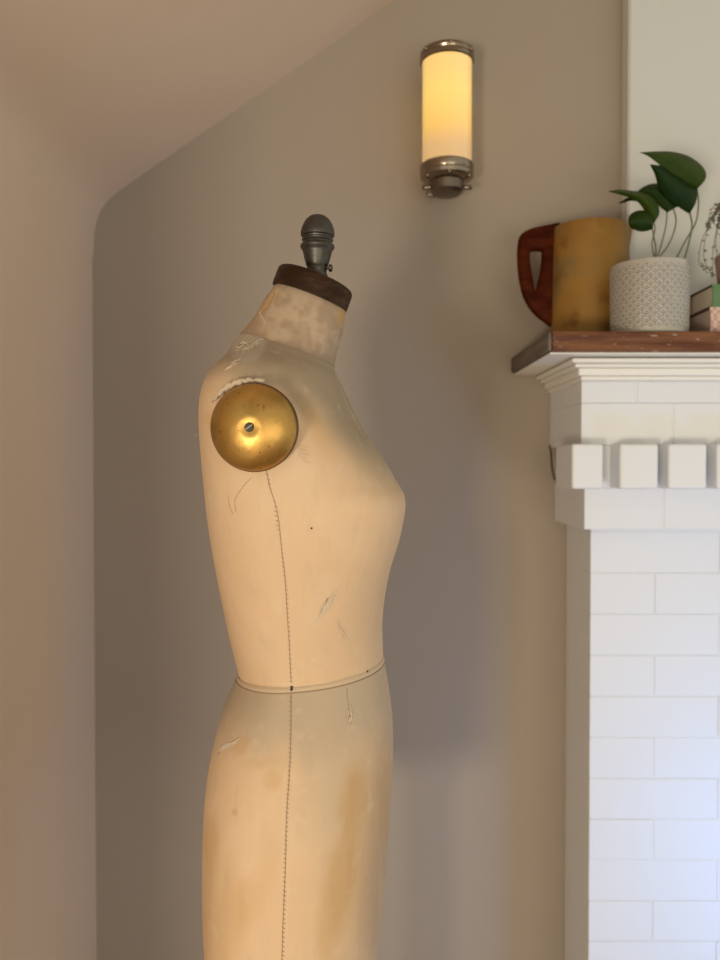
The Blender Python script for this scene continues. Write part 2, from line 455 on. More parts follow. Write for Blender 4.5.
# ------------------------------------------------------------------ dress form
YC = .96
YAW = math.radians(-4)
AX = P(305, 465, YC).x
form = empty('dress_form', (AX, YC, 0), YAW)
tag(form, 'aged cream canvas dress form in profile with a brass armhole plate and metal neck finial', 'dress form')
Rm = Matrix.Translation((AX, YC, 0)) @ Matrix.Rotation(YAW, 4, 'Z')
Ri = Rm.inverted()
RM = np.array(Rm)
def LXZ(px, py):
    v = P(px, py, YC); return (v.x-AX, v.z)
def rings_from(keys, nrow):
    ctrl = []
    for (B, F, w, s, nf, nb) in keys:
        b = LXZ(*B); f = LXZ(*F)
        ctrl.append((b[0], b[1], f[0], f[1], w, s, nf, nb))
    return spline(ctrl, nrow)
def spow(v, e): return np.sign(v)*np.abs(v)**e
def surf(rows, nang, groove=None, cleav=None):
    t = np.linspace(0, 2*PI, nang, endpoint=False)
    # finer spacing in regular angle is fine
    out = np.zeros((len(rows), nang, 3))
    for i, (bx, bz, fx, fz, w, s, nf, nb) in enumerate(rows):
        c, si = np.cos(t), np.sin(t)
        n = np.where(c >= 0, nf, nb)
        L = math.hypot(fx-bx, fz-bz)
        a = np.where(c >= 0, L*(1-s), L*s)
        xx = spow(c, 2/n)*a; yy = -spow(si, 2/n)*w
        if cleav is not None:
            d = cleav(fz)
            xx = xx - d*np.exp(-(yy/.032)**2)*(c > 0)
        ux, uz = (fx-bx)/L, (fz-bz)/L
        cxm, czm = bx+ux*L*s, bz+uz*L*s
        out[i, :, 0] = cxm+xx*ux; out[i, :, 1] = yy; out[i, :, 2] = czm+xx*uz
    return out
def to_world(a): 
    return a @ RM[:3, :3].T + RM[:3, 3]
def grid_mesh(g, cap_top=False, cap_bot=False):
    bm = bmesh.new()
    R, N = g.shape[:2]
    vs = [[bm.verts.new(g[i, j]) for j in range(N)] for i in range(R)]
    for i in range(R-1):
        for j in range(N):
            k = (j+1) % N
            bm.faces.new((vs[i][j], vs[i+1][j], vs[i+1][k], vs[i][k]))
    if cap_top: bm.faces.new(vs[0])
    if cap_bot: bm.faces.new(list(reversed(vs[-1])))
    bmesh.ops.recalc_face_normals(bm, faces=bm.faces)
    return bm
NA = 300
def fit(keys, cleav=None, it=6, skip=0):
    ks = [list(map(lambda v: list(v) if isinstance(v, tuple) else v, k)) for k in keys]
    for _ in range(it):
        g = surf(rings_from(ks, 160), 120, cleav=cleav); X, Y = proj(to_world(g))
        for i in range(skip, len(ks)):
            for e in (0, 1):
                tx, ty = keys[i][e]
                m_ = np.abs(Y-ty) < 3.5
                if not m_.any(): continue
                got = X[m_].min() if e == 0 else X[m_].max()
                ks[i][e][0] += .7*(tx-got)
    return ks
tk = [((241, 334.5), (334, 366.5), .060, .50, 2.0, 2.0),
      ((229, 346), (337, 372), .084, .48, 2.0, 2.0),
      ((215, 360), (341, 380), .122, .45, 2.0, 2.0),
      ((206, 373), (346, 391), .150, .42, 2.0, 2.0),
      ((200.5, 390), (354, 408), .164, .41, 2.05, 2.1),
      ((198.5, 414), (366, 431), .168, .40, 2.1, 2.3),
      ((199.5, 445), (384, 457), .165, .39, 2.25, 2.4),
      ((202.5, 480), (398, 481), .159, .40, 2.5, 2.4),
      ((205, 506), (405.5, 501), .156, .41, 2.7, 2.4),
      ((209, 535), (402, 531), .150, .43, 2.5, 2.3),
      ((217, 582), (390, 573), .135, .45, 2.25, 2.2),
      ((227, 630), (383, 616), .119, .46, 2.1, 2.1),
      ((236.5, 669), (383, 656), .104, .47, 2.05, 2.05)]
zbust = LXZ(400, 500)[1]
clv = lambda z: .010*math.exp(-((z-zbust-.01)/.05)**2)
tk = fit(tk, clv, skip=1)
trow = rings_from(tk, 200)
torso = surf(trow, NA, cleav=clv)
hk = [((236.5, 669), (383, 656), .104, .47, 2.05, 2.05),
      ((226, 698), (389.5, 688), .122, .46, 2.1, 2.1),
      ((214.5, 737), (393, 725), .143, .45, 2.15, 2.2),
      ((206.5, 782), (392.5, 770), .158, .45, 2.2, 2.3),
      ((202.5, 840), (389, 830), .166, .45, 2.2, 2.3),
      ((202, 900), (384, 890), .166, .45, 2.2, 2.3),
      ((204, 960), (377, 955), .162, .45, 2.2, 2.3),
      ((205, 990), (374, 988), .160, .45, 2.2, 2.3)]
hk[0] = tk[-1]
hk = [tuple(k) for k in hk[:1]]+[k for k in fit([tuple(map(lambda v: tuple(v) if isinstance(v, list) else v, k)) for k in hk], None, skip=1)[1:]]
hips = surf(rings_from(hk, 170), NA)
nk = [((276, 284), (346, 311), .040, .5, 2, 2),
      ((266, 298), (343.5, 328), .0455, .5, 2, 2),
      ((254, 318), (338, 348), .052, .5, 2, 2),
      ((241, 334.5), (334, 366.5), .060, .5, 2, 2)]
neck = surf(rings_from(nk, 60), NA)
# uneven, hand-padded surface
def lumps(g, amp, f):
    x, y, z = g[..., 0], g[..., 1], g[..., 2]
    d = np.sin(f*z+1.3*np.sin(f*x*1.7))*np.cos(f*.8*x+2*y*f*.5)
    g[..., 1] += np.sign(y)*d*amp*np.minimum(1, np.abs(y)/.03)
    return g
def hsh(a, b): return np.modf(np.abs(np.sin(a*12.9898+b*78.233)*43758.5453))[0]
def fnoise(x, y):
    out = np.zeros_like(x); amp = 1; tot = 0
    for o_ in range(4):
        xi, yi = np.floor(x), np.floor(y); fx, fy = x-xi, y-yi
        fx = fx*fx*(3-2*fx); fy = fy*fy*(3-2*fy)
        v = (hsh(xi, yi)*(1-fx)+hsh(xi+1, yi)*fx)*(1-fy)+(hsh(xi, yi+1)*(1-fx)+hsh(xi+1, yi+1)*fx)*fy
        out += amp*v; tot += amp; amp *= .5; x = x*2.03+5; y = y*2.03+9
    return out/tot
def sm(e0, e1, v):
    t = np.clip((v-e0)/(e1-e0), 0, 1); return t*t*(3-2*t)
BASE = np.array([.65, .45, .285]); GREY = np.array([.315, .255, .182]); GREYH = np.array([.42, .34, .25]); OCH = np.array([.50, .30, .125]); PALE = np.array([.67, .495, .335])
def blob(X, Y, cx, cy, rx, ry, ang=0, soft=.5):
    a = math.radians(ang); dx, dy = X-cx, Y-cy
    u = (dx*math.cos(a)+dy*math.sin(a))/rx; v = (-dx*math.sin(a)+dy*math.cos(a))/ry
    r = np.sqrt(u*u+v*v)+.5*(fnoise(X/14., Y/30.)-.5)
    return 1-sm(1-soft, 1+soft, r)
def mixc(col, c2, f): return col*(1-f[..., None])+c2*f[..., None]
def stain_shade(kind, g):  # cloth stains, with some shade painted into the same colours
    w = to_world(g); X, Y = proj(w)
    col = np.ones(g.shape)*BASE
    n1 = fnoise(X/40., Y/60.)
    col = mixc(col, PALE, sm(.45, .75, n1)*.5)
    if kind == 'torso':
        # greyed yoke cloth with its upward-facing shade painted in, ends in a curved edge
        ex = np.interp(X, [190, 230, 300, 330, 360, 400, 415], [372, 374, 388, 428, 458, 480, 486])
        f = 1-sm(-26, 26, (Y-ex)+14*(fnoise(X/25., Y/25.)-.5))
        col = mixc(col, GREY, f*.9)
        col = mixc(col, np.array([.24, .185, .115]), blob(X, Y, 302, 404, 8, 26, -38, .7)*.7)
        col = mixc(col, np.array([.27, .215, .14]), blob(X, Y, 262, 376, 34, 8, 6, .7)*.5)
        f = blob(X, Y, 247, 345, 17, 20, 15, .18); col = mixc(col, np.array([.50, .43, .34]), f*.7)
        col = mixc(col, OCH*1.25, blob(X, Y, 318, 428, 9, 30, -25, .6)*.35)
        col = mixc(col, OCH*1.2, blob(X, Y, 210, 420, 5, 9, 0, .5)*.6)
    if kind == 'hips':
        f = blob(X, Y, 300, 690, 120, 62, 0, .45); col = mixc(col, GREYH, f*.8)  # grey of the upward-facing upper hip, shade painted into the cloth
        f = blob(X, Y, 330, 760, 34, 90, 0, .6); col = mixc(col, GREYH*1.05, f*.5)
        col = mixc(col, np.array([.34, .235, .14]), blob(X, Y, 384, 850, 20, 130, 3, .8)*.6)  # ochre staining of the right flank, deepened with painted side shade
        col = mixc(col, GREYH*.8, blob(X, Y, 240, 700, 24, 20, 0, .8)*.5)
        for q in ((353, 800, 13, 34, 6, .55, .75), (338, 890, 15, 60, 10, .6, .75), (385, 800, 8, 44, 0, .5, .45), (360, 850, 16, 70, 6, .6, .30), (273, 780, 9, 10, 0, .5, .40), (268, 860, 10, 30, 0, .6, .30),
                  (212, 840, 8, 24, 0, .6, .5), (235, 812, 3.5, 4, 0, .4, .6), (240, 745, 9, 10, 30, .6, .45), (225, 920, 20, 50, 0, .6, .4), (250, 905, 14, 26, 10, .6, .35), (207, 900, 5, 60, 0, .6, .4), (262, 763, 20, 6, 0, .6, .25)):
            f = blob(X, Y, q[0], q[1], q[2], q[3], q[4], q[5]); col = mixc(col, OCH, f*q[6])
        st = sm(.45, .7, fnoise(X/5., Y/70.)); col = mixc(col, np.array([.60, .42, .24]), st*.30*sm(740, 860, Y))
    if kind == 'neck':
        col = col*np.array([.50, .51, .54])  # neck darkened in colour for the weaker light it gets
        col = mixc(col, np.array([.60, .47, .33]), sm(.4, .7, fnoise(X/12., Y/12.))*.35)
        col = mixc(col, OCH*.9, blob(X, Y, 344, 318, 7, 10, 0, .5)*.8)
        col = mixc(col, OCH*1.1, blob(X, Y, 268, 302, 3, 14, 35, .5)*.6)
        col = mixc(col, OCH*.7, blob(X, Y, 346, 332, 3, 2.5, 0, .4)*.8)
        col = mixc(col, OCH*.7, blob(X, Y, 325, 364, 5, 2, 20, .4)*.8)
    return np.clip(col, 0, 1)
def body(name, g, kind, cap_b=False, cap_t=False):
    col = stain_shade(kind, g)
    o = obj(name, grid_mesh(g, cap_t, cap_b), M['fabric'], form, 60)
    at = o.data.color_attributes.new('stain_shade', 'FLOAT_COLOR', 'POINT')
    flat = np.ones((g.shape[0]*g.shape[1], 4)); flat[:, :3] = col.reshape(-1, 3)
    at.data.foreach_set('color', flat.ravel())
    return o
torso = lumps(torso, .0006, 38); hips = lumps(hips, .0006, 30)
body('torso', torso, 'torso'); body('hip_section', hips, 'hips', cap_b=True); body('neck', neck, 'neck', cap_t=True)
# pick points of the near side by where they are seen
allg = {'torso': torso, 'hips': hips, 'neck': neck}
cache = {}
for k_, g in allg.items():
    w = to_world(g); X, Y = proj(w)
    du = np.roll(g, -1, 1)-np.roll(g, 1, 1); dv = np.gradient(g, axis=0)
    nr = np.cross(du, dv); nr /= (np.linalg.norm(nr, axis=-1, keepdims=True)+1e-12)
    cen = g.mean(axis=1, keepdims=True)
    sgn = np.sign(((g-cen)*nr).sum(-1, keepdims=True)); nr = nr*sgn
    near = (g[..., 1] < 0.0)
    cache[k_] = (g, X, Y, nr, near)
def on(kind, px, py, off=0.0):
    g, X, Y, nr, near = cache[kind]
    d = (X-px)**2+(Y-py)**2 + np.where(near, 0, 1e6)
    # weighted average of the closest vertices for smoothness
    i = np.argsort(d.ravel())[:6]; w = 1/(d.ravel()[i]+.05); w /= w.sum()
    p = (g.reshape(-1, 3)[i]*w[:, None]).sum(0); n = (nr.reshape(-1, 3)[i]*w[:, None]).sum(0)
    return Vector(p+n/np.linalg.norm(n)*off), Vector(n/np.linalg.norm(n))
def seam_line(kind, pts, n, off=.0002, jit=.0): 
    out = []
    for (px, py) in spline(pts, n):
        out.append(on(kind, px+random.uniform(-jit, jit), py, off)[0])
    return out
def smooth(pts, k=2):
    for _ in range(k):
        pts = [pts[0]]+[(pts[i-1]+pts[i]*2+pts[i+1])/4 for i in range(1, len(pts)-1)]+[pts[-1]]
    return pts
def part(name, bm, m, label=None, parent=form):
    o = obj(name, bm, m, parent)
    if label: o['label'] = label
    return o
# side seam: thin dark stitched line
bm = bmesh.new()
tube(bm, smooth(seam_line('torso', [(266, 470), (273, 500), (281, 545), (286, 590), (289, 640), (291, 681)], 60), 3), .0004, 6)
tube(bm, smooth(seam_line('hips', [(291, 694), (291, 720), (290, 760), (287, 810), (285, 870), (283, 930), (282, 975)], 70), 3), .0004, 6)
part('side_seam', bm, M['thread'], 'dark stitched side seam')
# stitches crossing the seam
bm = bmesh.new()
for k in range(46):
    py = 474+k*4.6; px = float(np.interp(py, [470, 500, 545, 590, 640, 681], [266, 273, 281, 286, 289, 291]))
    a_, _ = on('torso', px-1.0, py, .0003); b_, _ = on('torso', px+1.6, py+1.5, .0003); tube(bm, [a_, b_], .00035, 5)
for k in range(58):
    py = 697+k*4.6; px = float(np.interp(py, [694, 760, 810, 870, 930, 975], [291, 290, 287, 285, 283, 282]))
    a_, _ = on('hips', px-1.2, py, .0003); b_, _ = on('hips', px+1.4, py+1.5, .0003); tube(bm, [a_, b_], .0004, 5)
part('stitching', bm, M['thread'])
# waist seam ridge and the pale waist tape
def ringpath(g, row, off):
    c = g[row].mean(axis=0); out = []
    for j in range(0, NA, 2):
        d = g[row, j]-c; d[2] = 0; d /= np.linalg.norm(d)
        out.append(Vector(g[row, j]+d*off))
    return out
def closed_band(g, r0, r1, off, parent_name, m, bulge=.0006, label=None):
    bm = bmesh.new(); rows = list(range(r0, r1+1)) if r1 > r0 else [r0]
    allr = []
    for q, r in enumerate(rows):
        c = g[r].mean(axis=0); ring = []
        f = off+bulge*math.sin(PI*q/max(1, len(rows)-1))
        if q in (0, len(rows)-1): f = -.0005
        for j in range(NA):
            d = g[r, j]-c; d[2] = 0; d = d/np.linalg.norm(d)
            ring.append(bm.verts.new(g[r, j]+d*f))
        allr.append(ring)
    for a_, b_ in zip(allr[:-1], allr[1:]):
        for j in range(NA):
            k = (j+1) % NA; bm.faces.new((a_[j], b_[j], b_[k], a_[k]))
    bmesh.ops.recalc_face_normals(bm, faces=bm.faces)
    part(parent_name, bm, m, label)
closed_band(hips, 0, 4, .0006, 'waist_tape', M['tape'], .0003, 'pale tape around the waist')
def loop_tube(pts, r, m, name, label=None):
    bm = bmesh.new(); n = len(pts); rg = []
    for i, p in enumerate(pts):
        t = (pts[(i+1) % n]-pts[i-1]).normalized(); u = Vector((0, 0, 1)); u = (u-u.dot(t)*t).normalized(); v = t.cross(u)
        rg.append([bm.verts.new(p+r*(math.cos(k*PI/3)*u+math.sin(k*PI/3)*v)) for k in range(6)])
    for i in range(n):
        j = (i+1) % n
        for k in range(6):
            l = (k+1) % 6; bm.faces.new((rg[i][k], rg[i][l], rg[j][l], rg[j][k]))
    bmesh.ops.recalc_face_normals(bm, faces=bm.faces)
    part(name, bm, m, label)
loop_tube(ringpath(hips, 4, .0003), .0006, M['thread'], 'waist_seam')
loop_tube(ringpath(hips, 0, .0003), .0004, M['tape'], 'waist_seam')
loop_tube(ringpath(torso, 0, .0003), .0006, M['thread'], 'neck_seam')
# raised princess seam from the neck over the bust
bm = bmesh.new()
tube(bm, smooth(seam_line('torso', [(333, 369), (341, 391), (354, 419), (373, 451), (388, 472), (402, 491)], 60, .0), 6), .0009, 8)
part('front_seam', bm, M['seamcl'], 'raised seam over the bust')
# frayed tears
def tear(kind, cx, cy, L, W, ang, nth, name='tear'):
    bm = bmesh.new(); rg = random.Random(int(cx*7+cy))
    a = math.radians(ang)
    for k in range(nth):
        u = rg.uniform(-1, 1); v = rg.uniform(-1, 1)*(1-u*u)*.9+.0
        l = rg.uniform(.25, .6)
        pts = []
        for s in (-1, -.3, .3, 1):
            uu = u+s*l; vv = v+.15*math.sin(3*s+k)
            px = cx+uu*L*math.cos(a)-vv*W*math.sin(a); py = cy+uu*L*math.sin(a)+vv*W*math.cos(a)
            pts.append(on(kind, px, py, .0005+.0012*(1-s*s)*rg.random())[0])
        tube(bm, pts, rg.uniform(.00022, .0005), 5)
    part(name, bm, M['fray'], 'frayed pale threads of a tear in the canvas')
def slit(kind, pts, r=.0006, m=None):
    bm = bmesh.new(); tube(bm, smooth(seam_line(kind, pts, 16, .0001), 1), r, 6)
    part('crease', bm, m or M['thread'])
tear('torso', 329, 602, 16, 2.4, -58, 22); tear('torso', 322, 610, 8, 2, -70, 14); tear('torso', 340, 628, 10, 1, 62, 5)
slit('torso', [(320, 616), (323, 607), (328, 598)], .0006)
tear('hips', 349, 716, 8, 2.2, 92, 18); slit('hips', [(348.5, 709), (349, 716), (350, 724)], .0008); slit('hips', [(347, 688), (347.5, 700), (349, 708)], .0003)
tear('hips', 228, 746, 11, 3.5, -30, 22); slit('hips', [(218, 755), (225, 747), (236, 741)], .0007)
tear('torso', 247, 347, 13, 6, -25, 30); tear('torso', 229, 367, 12, 3, -35, 20)
tear('neck', 263, 318, 7, 1.4, 70, 9)
slit('torso', [(236, 512), (235, 500), (242, 488), (251, 478)], .00028); slit('torso', [(228, 495), (230, 507), (233, 514)], .00025)
slit('neck', [(275, 292), (270, 304), (262, 313)], .0004, M['rust'])
# pins
for kind, px, py, r in (('hips', 291.5, 684, .0016), ('hips', 291.5, 689.5, .0016), ('hips', 367, 671.5, .0012), ('hips', 243, 676, .0010), ('torso', 311.5, 528, .0010), ('hips', 349.5, 716, .0010)):
    p, n_ = on(kind, px, py, .0006)
    bm = bmesh.new(); bmesh.ops.create_uvsphere(bm, u_segments=12, v_segments=8, radius=r); bmesh.ops.translate(bm, verts=bm.verts, vec=p)
    part('pin', bm, M['pin'])
# armhole plate, both sides
PLR = .0428
cw = P(253, 427.5, YC-.176); pc = Ri @ cw
def plate(side, ctr):
    bm = bmesh.new()
    prof_ = [(.0001, .0158), (.006, .0158), (.009, .0164), (.013, .0160), (.020, .0143), (.028, .0116), (.035, .0078), (.040, .0035), (.0424, .0), (PLR, -.0025), (PLR-.0006, -.006), (.030, -.008)]
    lathe(bm, prof_[::-1], 96, 0, 0, 0, close=True)
    rot = Matrix.Rotation(PI/2 if side < 0 else -PI/2, 3, 'X')
    tilt = Matrix.Rotation(math.radians(1.5*side), 3, 'Z') @ Matrix.Rotation(math.radians(2), 3, 'X')
    mt = tilt @ rot
    bmesh.ops.rotate(bm, verts=bm.verts, cent=(0, 0, 0), matrix=mt); bmesh.ops.translate(bm, verts=bm.verts, vec=ctr)
    p_ = part('arm_plate', bm, M['brass'], 'domed brass armhole plate')
    bm = bmesh.new(); lathe(bm, [(PLR-.003, -.012), (PLR+.0006, -.0115), (PLR+.0012, -.0045), (PLR+.0004, -.0028), (PLR-.0005, -.003)], 96, close=True)
    bmesh.ops.rotate(bm, verts=bm.verts, cent=(0, 0, 0), matrix=mt); bmesh.ops.translate(bm, verts=bm.verts, vec=ctr)
    part('rim', bm, M['brassrim'], None, p_)
    # slotted screw: two half heads leave the slot open
    bm = bmesh.new(); lathe(bm, [(.0044, .0158), (.0044, .0178), (.0040, .0184), (.0001, .0186)], 28)
    sl = Matrix.Rotation(math.radians(35), 3, 'Z')
    s2 = bmesh.new(); box(s2, -.0042, .0042, -.0007, .0007, .0183, .0189)
    bmesh.ops.rotate(s2, verts=s2.verts, cent=(0, 0, 0), matrix=sl)
    off = Vector((0, 0, 0))
    for b_, m_, nm in ((bm, M['screw'], 'screw'), (s2, M['chrome'], 'screw_slot')):
        bmesh.ops.translate(b_, verts=b_.verts, vec=off)
        bmesh.ops.rotate(b_, verts=b_.verts, cent=(0, 0, 0), matrix=mt); bmesh.ops.translate(b_, verts=b_.verts, vec=ctr)
    o1 = part('screw', bm, M['screw'], None, p_)
    # fused slot line lies in the head
    me = bpy.data.meshes.new('slot'); s2.to_mesh(me); s2.free()
    o1.data.materials.append(M['chrome'])
    b4 = bmesh.new(); b4.from_mesh(o1.data); nf = len(b4.faces); b4.from_mesh(me); b4.faces.ensure_lookup_table()
    for f in b4.faces[nf:]: f.material_index = 1
    b4.to_mesh(o1.data); b4.free(); bpy.data.meshes.remove(me)
plate(-1, pc); plate(1, Vector((pc.x, -pc.y, pc.z)))
# crumpled paper-like padding round the plate's top
bm = bmesh.new(); pp = []
for k in range(60):
    a = math.radians(148-k*1.25); rr_ = 45.8+.8*math.sin(k*.9)
    p, n_ = on('torso', 253.5+rr_*math.cos(a), 427-rr_*math.sin(a), .0006); p = p+Vector((0, -.007, 0)); pp.append(p)
pp = smooth(pp, 2); rg = []
for k, p in enumerate(pp):
    f = k/59; t = (pp[min(k+1, 59)]-pp[max(k-1, 0)]).normalized(); u_ = Vector((0, -1, 0)); u_ = (u_-u_.dot(t)*t).normalized(); v_ = t.cross(u_)
    r0 = (.0006+.0034*math.sin(PI*min(1, f*1.15))**.7)*(1+.16*math.sin(k*.62)+.08*math.sin(k*1.3+1)) if f < .84 else .0040*max(.1, 1-((f-.92)/.085)**2)**.5
    rg.append([bm.verts.new(p+r0*(math.cos(2*PI*q/12)*u_+.8*math.sin(2*PI*q/12)*v_)) for q in range(12)])
for a_, b_ in zip(rg[:-1], rg[1:]):
    for q in range(12): bm.faces.new((a_[q], a_[(q+1) % 12], b_[(q+1) % 12], b_[q]))
bmesh.ops.recalc_face_normals(bm, faces=bm.faces)
part('armhole_padding', bm, M['puck'], 'puckered cloth bulging above the plate')
bm = bmesh.new()
for k in range(7):
    p, _ = on('torso', 298, 445+k*2.0, .0003); q, _ = on('torso', 306+3*random.random(), 447+k*2.4+random.uniform(-2, 2), .001)
    tube(bm, [p, (p+q)/2, q], .0002, 4)
part('fringe', bm, M['fray'], 'short frayed threads beside the plate')
for (qa, qb) in (((199, 434), (192, 437)), ((203, 392), (198, 398))):
    bm = bmesh.new()
    p, _ = on('torso', qa[0]+2, qa[1], .0003); q = Ri @ P(qb[0]+1, qb[1], YC-.05); tube(bm, [p, (p+q)/2+Vector((0, 0, .001)), q], .00018, 4)
    part('loose_thread', bm, M['fray'])
bm = bmesh.new(); p, n_ = on('torso', 209, 421, .0)
bmesh.ops.create_icosphere(bm, subdivisions=3, radius=.0045)
for v in bm.verts: v.co = Vector((v.co.x*.7, v.co.y*.3, v.co.z*1.1))+p
part('rust_patch', bm, M['rust'])

# neck cap: tilted dark wood disc
cb = LXZ(274.5, 284); cf = LXZ(345, 311)
cc = Vector(((cb[0]+cf[0])/2, 0, (cb[1]+cf[1])/2)); ct = Vector((cf[0]-cb[0], 0, cf[1]-cb[1])); cr_ = ct.length/2
ang = math.atan2(-ct.z, ct.x)
Mt = Matrix.Translation(cc) @ Matrix.Rotation(ang, 4, 'Y')
bm = bmesh.new(); Rc = cr_+.0018
lathe(bm, [(Rc-.004, -.0015), (Rc, -.0012), (Rc+.0004, .004), (Rc, .0195), (Rc-.002, .0225), (Rc-.005, .0240), (.010, .0245)], 96)
bm.transform(Mt)
part('neck_cap', bm, M['cap'], 'dark stained wooden neck cap')
# finial
fb = LXZ(317, 278); ft = LXZ(316, 215)
hF = ft[1]-fb[1]
S = .0208/17.0
fprof = [(.0001, 62), (4, 61.6), (8, 60), (11.5, 57), (14.2, 52.5), (15.8, 48), (16.6, 43.5), (16.2, 41), (14.6, 40), (14.2, 38.8), (15.4, 37.5), (15.2, 36.5), (13.8, 35.3), (14.0, 33.6), (16.2, 32.2), (16.8, 30.4), (16.0, 28.4), (14.6, 27), (13.8, 24), (12.4, 18), (10.8, 12.5), (9.6, 10.5), (9.9, 9), (9.4, 7.6), (9.4, 0), (9.4, -4)]
bm = bmesh.new(); lathe(bm, [(r*S, z*hF/62) for r, z in fprof][::-1], 64)
bm.transform(Matrix.Translation((fb[0], 0, fb[1])) @ Matrix.Rotation(math.radians(1), 4, 'Y'))
fin = part('finial', bm, M['iron'], 'grey cast metal finial knob')
bm = bmesh.new(); lathe(bm, [(.0018, -.004), (.0018, .004), (.0040, .0042), (.0045, .006), (.0040, .008), (.0018, .0086)], 20)
bm.transform(Matrix.Translation((fb[0]+.0105, -.003, fb[1]+.0105)) @ Matrix.Rotation(PI/2, 4, 'Y'))
part('thumb_screw', bm, M['iron'], None, fin)
bm = bmesh.new(); lathe(bm, [(.0125, -.002), (.0135, .0), (.0125, .003), (.011, .0035)], 40)
bm.transform(Matrix.Translation((fb[0], 0, fb[1]+.004)) @ Matrix.Rotation(ang*.8, 4, 'Y'))
part('collar', bm, M['iron'], None, fin)
# stand below the frame
zlow = LXZ(290, 988)[1]
bm = bmesh.new(); lathe(bm, [(.016, .06), (.016, zlow+.02)], 32)
part('pole', bm, M['iron'])
bm = bmesh.new(); lathe(bm, [(.05, .055), (.055, .07), (.035, .10), (.022, .14), (.019, .16)], 40)
part('base_hub', bm, M['iron'])
for k in range(4):
    a = PI/4+k*PI/2; d = Vector((math.cos(a), math.sin(a), 0))
    bm = bmesh.new(); tube(bm, [d*.03+Vector((0, 0, .085)), d*.10+Vector((0, 0, .075)), d*.18+Vector((0, 0, .04)), d*.22+Vector((0, 0, .012))], .013, 12, .8)
    part('leg', bm, M['iron'])

# ------------------------------------------------------------------ wooden jug with handle
YJ = 1.505
jx = P(589.5, 300, YJ).x
jug = empty('jug', (jx, YJ, SHELF_T)); tag(jug, 'tall amber-brown jug with a dark red-brown D-shaped handle, left end of the mantel', 'jug')
jh = P(590, 216, YJ-.073).z-SHELF_T
jr_b = (P(628, 300, YJ).x-P(550.5, 300, YJ).x)/2; jr_t = jr_b*.955
def jfn(x, y, z, a, r):
    f = max(0, (z/jh-.62)/.38)
    if f > 0 and abs(a-0) < 3.2:
        aa = a if a < PI else a-2*PI
        s = math.exp(-(aa/.28)**2)*f*f
        x += s*.012*r/jr_t
        z += s*.004
    return x, y, z
outer = [(jr_b*.96, 0), (jr_b, .004)]+[(jr_b+(jr_t-jr_b)*t+.0015*math.sin(t*PI), jh*t) for t in [i/24 for i in range(1, 24)]]+[(jr_t, jh-.003), (jr_t-.002, jh-.0003), (jr_t-.005, jh), (jr_t-.0075, jh-.004)]
inner = [(jr_t-.0085, jh*.8), (jr_b-.009, jh*.3), (jr_b-.012, .012)]
bm = bmesh.new(); lathe(bm, outer+inner, 96, fn=jfn)
o = obj('jug_body', bm, M['jug'], jug, 40)
# handle: flat D of wood with an opening
def jl(px, py): 
    v = P(px, py, YJ); return (v.x-jx, v.z-SHELF_T)
out_px = [(561, 222), (545, 225.5), (530, 229), (520.5, 235), (517.5, 245), (517.2, 262), (519, 280), (523.5, 298), (532, 312), (543, 322), (556, 329)]
in_px = [(547, 250), (542, 251.5), (536, 252), (531, 252), (529.5, 254.5), (529.8, 262), (531.5, 272), (533.5, 282), (535.5, 290), (540, 284), (545, 268)]
oc = spline([jl(*q) for q in out_px], 48); ic = spline([jl(*q) for q in in_px], 48)
bm = bmesh.new(); sect = 10; rg = []
# wide band between outer and inner outline, thick in depth with rounded edges
oc2 = list(oc); 
hole = spline([jl(*q) for q in [(541.5, 252), (536, 251.5), (531, 252), (529.5, 256), (530, 264), (532, 276), (535, 291), (538, 280), (540.5, 266), (541.5, 252)]], 48)
outer_loop = spline([jl(*q) for q in [(561, 222), (545, 225.5), (530, 229), (520.5, 235), (517.5, 245), (517.2, 262), (519, 280), (523.5, 298), (532, 312), (543, 322), (557, 329), (558, 300), (559, 260), (561, 222)]], 48)
hcen = np.array(jl(536, 268))
def ang_of(p): return math.atan2(p[1]-hcen[1], p[0]-hcen[0])
def ray_hit(loop, a):
    d = np.array([math.cos(a), math.sin(a)]); best = None
    for i in range(len(loop)-1):
        p, q = loop[i]-hcen, loop[i+1]-hcen
        e = q-p; den = d[0]*e[1]-d[1]*e[0]
        if abs(den) < 1e-12: continue
        t = (p[0]*e[1]-p[1]*e[0])/den; u = (p[0]*d[1]-p[1]*d[0])/den
        if t > 0 and -1e-6 <= u <= 1+1e-6 and (best is None or t > best): best = t
    return hcen+d*(best or .001)
nn = 120; T = .011
for i in range(nn):
    a = 2*PI*i/nn; po = ray_hit(outer_loop, a); pi_ = ray_hit(hole, a)
    ring = []
    mid = (po+pi_)/2; hw = np.linalg.norm(po-pi_)/2; ur = (po-pi_)/(2*hw+1e-9)
    for k in range(16):
        b_ = 2*PI*k/16; cxs = math.copysign(abs(math.cos(b_))**.55, math.cos(b_)); sns = math.copysign(abs(math.sin(b_))**.8, math.sin(b_))
        q = mid+ur*hw*cxs
        ring.append(bm.verts.new((q[0], T*sns, q[1])))
    rg.append(ring)
for i in range(nn):
    j = (i+1) % nn
    for k in range(16):
        l = (k+1) % 16; bm.faces.new((rg[i][k], rg[i][l], rg[j][l], rg[j][k]))
bmesh.ops.recalc_face_normals(bm, faces=bm.faces)
o = obj('handle', bm, M['handle'], jug, 50); o['label'] = 'dark red-brown handle with a narrow opening'

